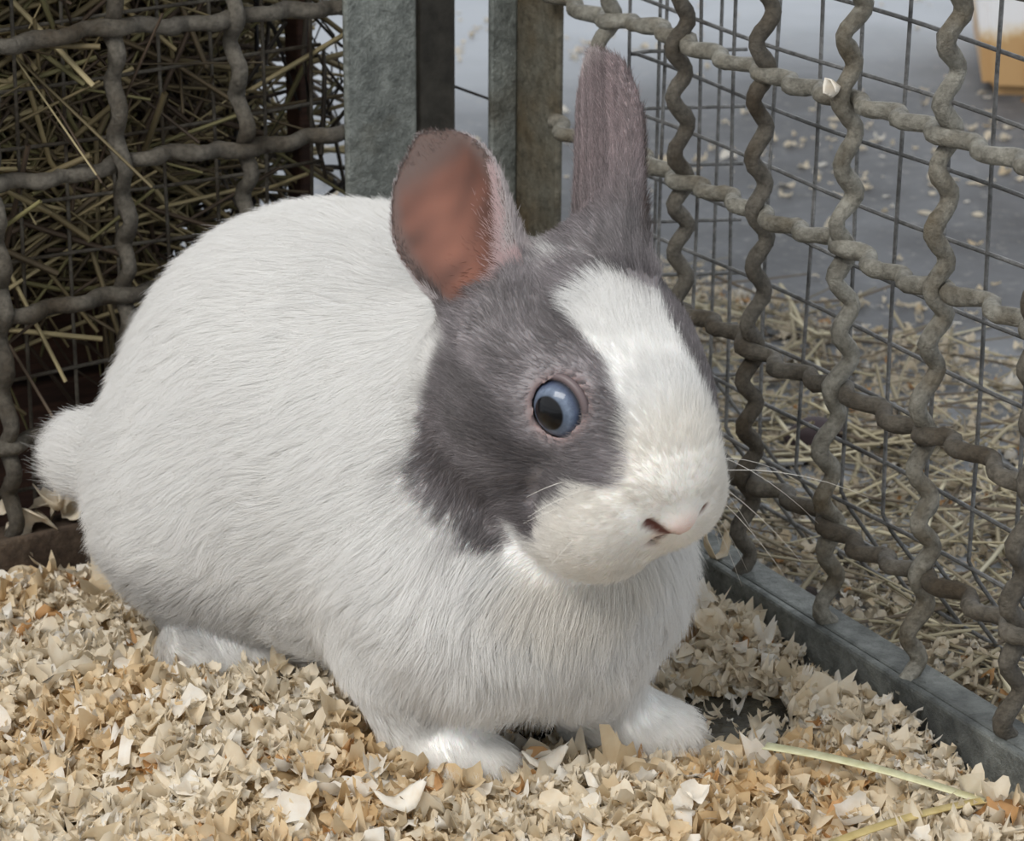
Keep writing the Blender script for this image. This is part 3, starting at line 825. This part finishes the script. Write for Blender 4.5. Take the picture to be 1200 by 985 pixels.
# ------------------------------------------------------------------ wood shavings
def inside_d(p):                                      # distance to both panels, negative inside the cage
    return np.maximum((p[:, :2] - R0) @ NR, (p[:, :2] - L0) @ NL)
bumps = [(G(250, 880), .055, .019), (G(840, 765), .034, .016), (G(90, 740), .045, .009), (G(620, 960), .06, .006), (G(1000, 850), .04, .004), (G(1050, 985), .06, .006), (G(400, 800), .04, .006)]
bare = [(G(262, 795), .03, .014), (G(545, 895), .03, .004), (G(740, 865), .03, .004), (G(845, 866), .020, .021), (G(735, 893), .010, .012), (G(880, 845), .011, .014), (G(810, 700), .025, .02)]
def hb(p):
    h = np.full(len(p), .0068)
    for c, r_, a in bumps: h += a * np.exp(-np.sum((p[:, :2] - c[:2]) ** 2, 1) / r_ ** 2)
    for c, r_, a in bare: h -= a * np.exp(-np.sum((p[:, :2] - c[:2]) ** 2, 1) / r_ ** 2)
    d = -inside_d(p)
    h += .0022 * snoise(p[:, :2], 60, 71, 2) - .004 * np.exp(-((d - .006) / .014) ** 2)
    return h
def flakes(P, size, tilt, cols, seed, nu=6, nv=4):
    """curled wood flakes at points P (n,3); returns V, F, C"""
    r = np.random.default_rng(seed); n = len(P)
    u = np.linspace(-.5, .5, nu); v = np.linspace(-.5, .5, nv)
    L = size * r.uniform(.75, 1.35, n); nar = r.random(n) < .35; Wd = L * np.where(nar, r.uniform(.16, .34, n), r.uniform(.45, .95, n)); L = np.where(nar, L * 1.35, L)
    U, Vv = np.meshgrid(u, v, indexing='ij'); U = U.ravel(); Vv = Vv.ravel()
    curl = r.normal(0, 2.8, n) * np.where(nar, 1.6, 1.0); curl2 = r.normal(0, 1.0, n)
    jag = 1 + .07 * r.normal(size=(n, nu * nv)); twist = r.normal(0, .7, n)
    x = L[:, None] * U * jag; wid = Wd[:, None] * Vv * np.sqrt(1.02 - .86 * (2 * U) ** 2)[None, :] * (1 + .12 * r.normal(size=(n, nu * nv)))
    a = x / L[:, None] * curl[:, None]
    R_ = L / np.where(np.abs(curl) < .05, .05, curl)
    X = R_[:, None] * np.sin(a); Z = R_[:, None] * (1 - np.cos(a))
    Y = wid * np.cos(twist[:, None] * U); Z = Z + wid * np.sin(twist[:, None] * U) + curl2[:, None] * wid ** 2 / Wd[:, None] * 2 + (.13 * L)[:, None] * np.sin(U[None, :] * r.uniform(4, 11, (n, 1)) + Vv[None, :] * r.uniform(-9, 9, (n, 1)) + r.uniform(0, 6, (n, 1)))
    Q = np.stack([X, Y, Z], -1)
    th = r.uniform(0, 6.283, n); nx = r.normal(0, tilt, (n, 2))
    zz_ = np.stack([nx[:, 0], nx[:, 1], np.ones(n)], 1); zz_ /= np.linalg.norm(zz_, axis=1)[:, None]
    xx = np.stack([np.cos(th), np.sin(th), np.zeros(n)], 1); xx -= zz_ * np.sum(xx * zz_, 1)[:, None]; xx /= np.linalg.norm(xx, axis=1)[:, None]
    yy = np.cross(zz_, xx)
    Rm = np.stack([xx, yy, zz_], 2)
    Wp = np.einsum('nij,nkj->nki', Rm, Q) + P[:, None, :]
    k = nu * nv
    i, j = np.meshgrid(np.arange(nu - 1), np.arange(nv - 1), indexing='ij'); i = i.ravel(); j = j.ravel()
    f = np.stack([i * nv + j, (i + 1) * nv + j, (i + 1) * nv + j + 1, i * nv + j + 1], 1)
    F = (f[None] + (np.arange(n) * k)[:, None, None]).reshape(-1, 4)
    return Wp.reshape(-1, 3), F, np.repeat(cols, k, 0)
PALE = s2l(240, 230, 210); CRM = s2l(234, 218, 188); TAN = s2l(222, 194, 150); ORG = s2l(206, 162, 112); WHT = s2l(247, 243, 234)
def flake_cols(n, r, tan):
    k = np.clip(np.asarray(tan) + r.normal(0, .22, n), 0, 1)[:, None]
    c = np.where(k < .5, PALE + (CRM - PALE) * k * 2, CRM + (TAN - CRM) * (k - .5) * 2)
    x = r.random(n); c = np.where((x < .018)[:, None], ORG, np.where((x > .86)[:, None], WHT, c))
    return c * r.uniform(.88, 1.04, n)[:, None]
t = NT('wood_shaving')
col = t.mix(t.ramp(t.noise(260, 3, .6), [(.35, (.0,)), (.75, (.3,))]), t.attr('tint'), s2l(232, 204, 160), 'MULTIPLY')
t.base(col); t.set(Roughness=.62)
trl = t.n('ShaderNodeBsdfTranslucent'); t.l(col, trl.inputs[0]); mx = t.n('ShaderNodeMixShader'); mx.inputs[0].default_value = .4
t.l(t.b.outputs[0], mx.inputs[1]); t.l(trl.outputs[0], mx.inputs[2]); t.l(mx.outputs[0], t.out.inputs[0])
M['shaving'] = t.m
r = np.random.default_rng(41)
pts = np.stack([r.uniform(-.34, .34, 60000), r.uniform(.64, 1.16, 60000), np.zeros(60000)], 1)
d_in = inside_d(pts); hgt = hb(pts)
ok = (d_in < -.008) & ((hgt > .0035) | (r.random(60000) < .18))
pts, hgt = pts[ok], hgt[ok]
lay = r.random(len(pts)); pts[:, 2] = .004 + np.maximum(hgt - .003, 0) * lay ** .45 + r.uniform(0, .003, len(pts))
sd = rabbit_sdf(pts); keep = sd > .0015
pts, lay = pts[keep], lay[keep]
edge = np.clip(-inside_d(pts) / .02, .35, 1)
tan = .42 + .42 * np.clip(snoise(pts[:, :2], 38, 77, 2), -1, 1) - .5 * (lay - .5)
cls = r.random(len(pts)); fsz = np.where(cls < .5, .0052, np.where(cls < .9, .0088, .0118)) * edge ** .5 * np.where(hb(pts) < .004, .7, 1)
fl = flakes(pts, fsz, .45, flake_cols(len(pts), r, tan), 42)
# soft mound under the flakes
gx, gy = np.meshgrid(np.arange(-.34, .341, .008), np.arange(.58, 1.13, .008), indexing='ij')
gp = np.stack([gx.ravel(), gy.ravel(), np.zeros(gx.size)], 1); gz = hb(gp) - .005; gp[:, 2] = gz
ny_ = gx.shape[1]; ii, jj = np.meshgrid(np.arange(gx.shape[0] - 1), np.arange(ny_ - 1), indexing='ij'); ii = ii.ravel(); jj = jj.ravel()
gf = np.stack([ii * ny_ + jj, (ii + 1) * ny_ + jj, (ii + 1) * ny_ + jj + 1, ii * ny_ + jj + 1], 1)
gin = (inside_d(gp) < -.009); gf = gf[gin[gf].all(1)]
nV = len(fl[0])
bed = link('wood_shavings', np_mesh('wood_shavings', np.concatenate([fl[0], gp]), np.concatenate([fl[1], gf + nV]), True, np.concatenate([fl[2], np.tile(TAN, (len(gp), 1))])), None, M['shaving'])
tag(bed, 'deep bed of curled pale wood shavings covering the cage tray', 'bedding', kind='stuff')

# shavings and straw lying outside on the floor
def outside_pts(n, r, pxr, pyr, zr=(0.001, .004), gap=.016):
    P = np.stack([G(r.uniform(*pxr), r.uniform(*pyr), 0) for _ in range(n)])
    P[:, 2] = r.uniform(*zr, n)
    return P[inside_d(P) > gap]
o1 = outside_pts(5200, r, (730, 1260), (330, 900))
lim = 312 + (np.array([proj(p)[0] for p in o1]) - 740) * .24
o1 = o1[np.array([proj(p)[1] for p in o1]) > lim]
cl = []
for (cx, cy, q, hgt_) in ((1010, 735, 210, .014), (1130, 800, 230, .014), (1080, 830, 120, .01), (900, 660, 120, .006), (760, 335, 160, .006), (870, 380, 120, .004)):
    c0 = G(cx, cy, 0); pp = c0 + np.stack([r.normal(0, .020, q), r.normal(0, .020, q), np.zeros(q)], 1); pp[:, 2] = .002 + hgt_ * r.random(q) * np.exp(-np.sum((pp - c0)[:, :2] ** 2, 1) / .0008)
    cl.append(pp[(inside_d(pp) > .014)])
o1 = np.concatenate([o1] + cl)
o2 = outside_pts(1500, r, (-40, 1300), (-40, 420), (.0005, .0015))
dens = .5 + .8 * snoise(o2[:, :2], 14, 91, 2); o2 = o2[(dens > .75) | (r.random(len(o2)) < .12)]
A1 = flakes(o1, .0048 * r.uniform(.5, 1.4, len(o1)), .45, flake_cols(len(o1), r, np.full(len(o1), .0)) * .84, 43)
A2 = flakes(o2, .0075 * r.uniform(.4, 1.2, len(o2)), .12, flake_cols(len(o2), r, np.full(len(o2), .0)) * .85, 44)
V, F = merge([(A1[0], A1[1]), (A2[0], A2[1])])
V[:, 2] = np.maximum(V[:, 2], .0006)
lit = link('spilled_shavings', np_mesh('spilled_shavings', V, F, True, np.concatenate([A1[2], A2[2]])), None, M['shaving'])
tag(lit, 'thin scatter of spilled shavings and chaff on the floor outside the cage', 'shavings', kind='stuff')
straw_pal = [s2l(168, 158, 130), s2l(148, 138, 114), s2l(190, 182, 156), s2l(124, 114, 94), s2l(98, 86, 70)]
def place_straw(r):
    while True:
        px, py = r.uniform(740, 1260), r.uniform(330, 860)
        if py < 320 + (px - 740) * .26: continue
        p = G(px, py, 0)
        if inside_d(p[None])[0] > .035: break
    p[2] = r.uniform(.002, .012)
    a = r.normal(-.25, 1.0)
    return p, nrm(np.array([math.cos(a), math.sin(a), r.normal() * .05]))
V, F, C = strands(400, place_straw, (.02, .12), (.0005, .0014), .12, straw_pal, 51, flat=.55, K=5)
V[:, 2] = np.maximum(V[:, 2], .0008)
st = link('straw_litter', np_mesh('straw_litter', V, F, True, C), None, M['stalk'])
tag(st, 'layer of trampled straw on the floor beyond the right cage panel', 'straw', kind='stuff')

# ------------------------------------------------------------------ single things
def ribbon(path, width, thick, up=(0, 0, 1), fold=0.25):
    P = np.asarray(path, float); T = np.gradient(P, axis=0); T /= np.linalg.norm(T, axis=1)[:, None]
    S = np.cross(T, np.asarray(up, float)); S /= np.linalg.norm(S, axis=1)[:, None]; N_ = np.cross(S, T)
    w = np.broadcast_to(width, (len(P),))[:, None] / 2
    prof = [(-1, fold), (0, 0), (1, fold), (1, fold - .0), (0, 0), (-1, fold)]
    ring = []
    for k, (a, b) in enumerate(prof):
        ring.append(P + S * w * a + N_ * (w * b + (thick if k < 3 else 0)))
    V = np.stack(ring, 1).reshape(-1, 3); m = 6; n = len(P)
    i = np.arange(n - 1)[:, None] * m; j = np.arange(m)[None]; j2 = (j + 1) % m
    F = np.stack([i + j, i + j2, i + m + j2, i + m + j], -1).reshape(-1, 4)
    F = np.concatenate([F, [[0, 1, 4, 5], [1, 2, 3, 4], [(n - 1) * m + 1, (n - 1) * m, (n - 1) * m + 5, (n - 1) * m + 4], [(n - 1) * m + 2, (n - 1) * m + 1, (n - 1) * m + 4, (n - 1) * m + 3]]])
    return V, F
def bez(a, b, lift, n=14):
    s = np.linspace(0, 1, n)[:, None]; p = a * (1 - s) + b * s; p[:, 2] += (lift * 4 * s * (1 - s))[:, 0]; return p
t = NT('straw_blade'); wv = t.n('ShaderNodeMapping'); wv.inputs['Scale'].default_value = (300, 300, 300); t.l(t.co(), wv.inputs[0])
t.base(t.ramp(t.noise(1.0, 3, .5, wv.outputs[0]), [(.3, s2l(192, 189, 146)), (.7, s2l(214, 211, 176))])); t.set(Roughness=.45)
tip = G(1152, 941, .017)
sb_ = empty('straw_blade', tuple(tip)); tag(sb_, 'folded pale green straw blade on the shavings at the lower right', 'straw')
a1 = bez(G(896, 876, .019), tip, .002); v_, f_ = ribbon(a1, np.linspace(.0048, .0038, 14), .0004); link('blade', np_mesh('blade', v_, f_), sb_, t.m)
a2 = bez(G(975, 990, .018), tip + np.array([0, 0, .0004]), .0015); v_, f_ = ribbon(a2, np.linspace(.0036, .0034, 14), .0004)
t2 = NT('yellow_straw'); t2.base(t2.ramp(t2.noise(200, 3, .5), [(.3, s2l(172, 152, 98)), (.7, s2l(198, 180, 126))])); t2.set(Roughness=.5)
link('folded_end', np_mesh('folded_end', v_, f_), sb_, t2.m)

t = NT('dropping'); t.base(t.ramp(t.noise(400, 4, .6), [(.3, s2l(34, 28, 26)), (.7, s2l(60, 48, 42))])); t.set(Roughness=.8)
def lump(name, c, r3, seed, label, cat, mat):
    V, F = uv_sphere(1.0, 16, 10); F = [list(dict.fromkeys(f)) for f in F]
    V = V * (1 + .10 * snoise(V, 3.5, seed, 1))[:, None] * np.array(r3)
    me = bpy.data.meshes.new(name); me.from_pydata(V.tolist(), [], F); me.polygons.foreach_set('use_smooth', [True] * len(me.polygons)); me.materials.append(mat)
    o = bpy.data.objects.new(name, me); COL.objects.link(o); o.location = (c[0], c[1], r3[2] * .95); tag(o, label, cat); return o
lump('dropping', G(946, 703, .004), (.0052, .005, .0046), 3, 'round dark dropping beside the upright wires just outside the rail', 'dropping', t.m)
t = NT('dark_maroon'); t.base(s2l(52, 40, 44)); t.set(Roughness=.7)
lump('pebble', G(952, 512, .006), (.0125, .010, .0075), 8, 'dark maroon pebble lying in the straw behind the wire', 'pebble', t.m)

# loose shavings that can be told apart
def shaving_thing(p, size, col, seed, label, group=None, tilt=.3, name='wood_shaving'):
    V, F, C = flakes(np.zeros((1, 3)), np.array([size]), tilt, col[None], seed, 7, 5)
    me = np_mesh(name, V, F, True, C); me.materials.append(M['shaving'])
    o = bpy.data.objects.new(name, me); COL.objects.link(o); o.location = p
    sm = o.modifiers.new('thickness', 'SOLIDIFY'); sm.thickness = .0004
    return tag(o, label, 'wood shaving', group)
shaving_thing(tuple(on_r(0.150, -0.0085, 0.2165)), .0085, WHT, 4, 'white shaving caught on the right panel where wires cross', tilt=2.5)
shaving_thing(tuple(on_r(0.085, 0.0, RAIL_TOP + .003)), .016, PALE, 9, 'pale shaving lying across the top of the right rail')
shaving_thing(tuple(G(640, 886, .0165)), .013, WHT, 15, 'broad white shaving between the two front paws', tilt=.15)
shaving_thing(tuple(G(472, 930, .022)), .014, WHT, 15, 'broad white shaving lying in front of the near front paw')
LAB = 'curled pale shaving heaped on the dirty rail at the far left'
for k, (px, py) in enumerate(((20, 626), (60, 600), (72, 612), (88, 620), (64, 618), (8, 634), (34, 630))):
    s_ = solve_s(lambda s: on_l(s, .004, RAIL_TOP + .005), px, -.45, 0)
    shaving_thing(tuple(on_l(s_, .002 + .003 * (k % 2), RAIL_TOP + .004 + .003 * (k % 3))), .012, PALE, 60 + k, LAB, 'shavings on the left rail', .8)

# ------------------------------------------------------------------ white tub in the background
t = NT('stained_white_tub')
sep = t.n('ShaderNodeSeparateXYZ'); t.l(t.co(), sep.inputs[0])
mm = t.n('ShaderNodeMath', operation='MULTIPLY_ADD'); t.l(t.noise(28, 5, .65), mm.inputs[0]); mm.inputs[1].default_value = -.07; t.l(sep.outputs[2], mm.inputs[2])
cst = t.ramp(mm.outputs[0], [(0.0, s2l(190, 154, 108)), (0.004, s2l(206, 178, 136)), (0.010, s2l(226, 216, 200)), (0.02, s2l(232, 232, 234))])
cst = t.mix(t.ramp(t.noise(60, 5, .7), [(.6, (0.,)), (.75, (.5,))]), cst, s2l(176, 150, 112)); t.base(cst); t.set(Roughness=.4)
b0 = G(1152, 113, 0)
tub = empty('white_tub', (*b0[:2], 0)); tag(tub, 'white plastic tub with brown stained base standing on the far floor', 'tub')
def tub_mesh(w, d, h, tap):
    import bmesh
    bm = bmesh.new()
    lo_ = [bm.verts.new(p) for p in ((0, 0, 0), (w, 0, 0), (w, d, 0), (0, d, 0))]
    hi_ = [bm.verts.new(p) for p in ((-tap, -tap, h), (w + tap, -tap, h), (w + tap, d + tap, h), (-tap, d + tap, h))]
    bm.faces.new(lo_[::-1])
    for k in range(4): bm.faces.new((lo_[k], lo_[(k + 1) % 4], hi_[(k + 1) % 4], hi_[k]))
    bmesh.ops.bevel(bm, geom=[e for e in bm.edges if len(e.link_faces) == 2], offset=.008, segments=3, affect='EDGES')
    me = bpy.data.meshes.new('tub_body'); bm.to_mesh(me); bm.free(); return me
o = bpy.data.objects.new('tub_body', tub_mesh(.22, .18, .16, .018)); COL.objects.link(o); o.parent = tub; o.data.materials.append(t.m)
sm = o.modifiers.new('wall', 'SOLIDIFY'); sm.thickness = .004
o = bpy.data.objects.new('rib', boxmesh('rib', (.026, -.0045, .012), (.006, 0, 0), (0, .006, 0), (-.004, -.016, .14), .001)); COL.objects.link(o); o.parent = tub; o.data.materials.append(t.m)
o = bpy.data.objects.new('rim', tub_mesh(.268, .228, .012, .003)); o.data.name = 'rim'; COL.objects.link(o); o.parent = tub; o.location = (-.024, -.024, .155); o.data.materials.append(t.m)
tub.rotation_euler = (0, 0, -.12)
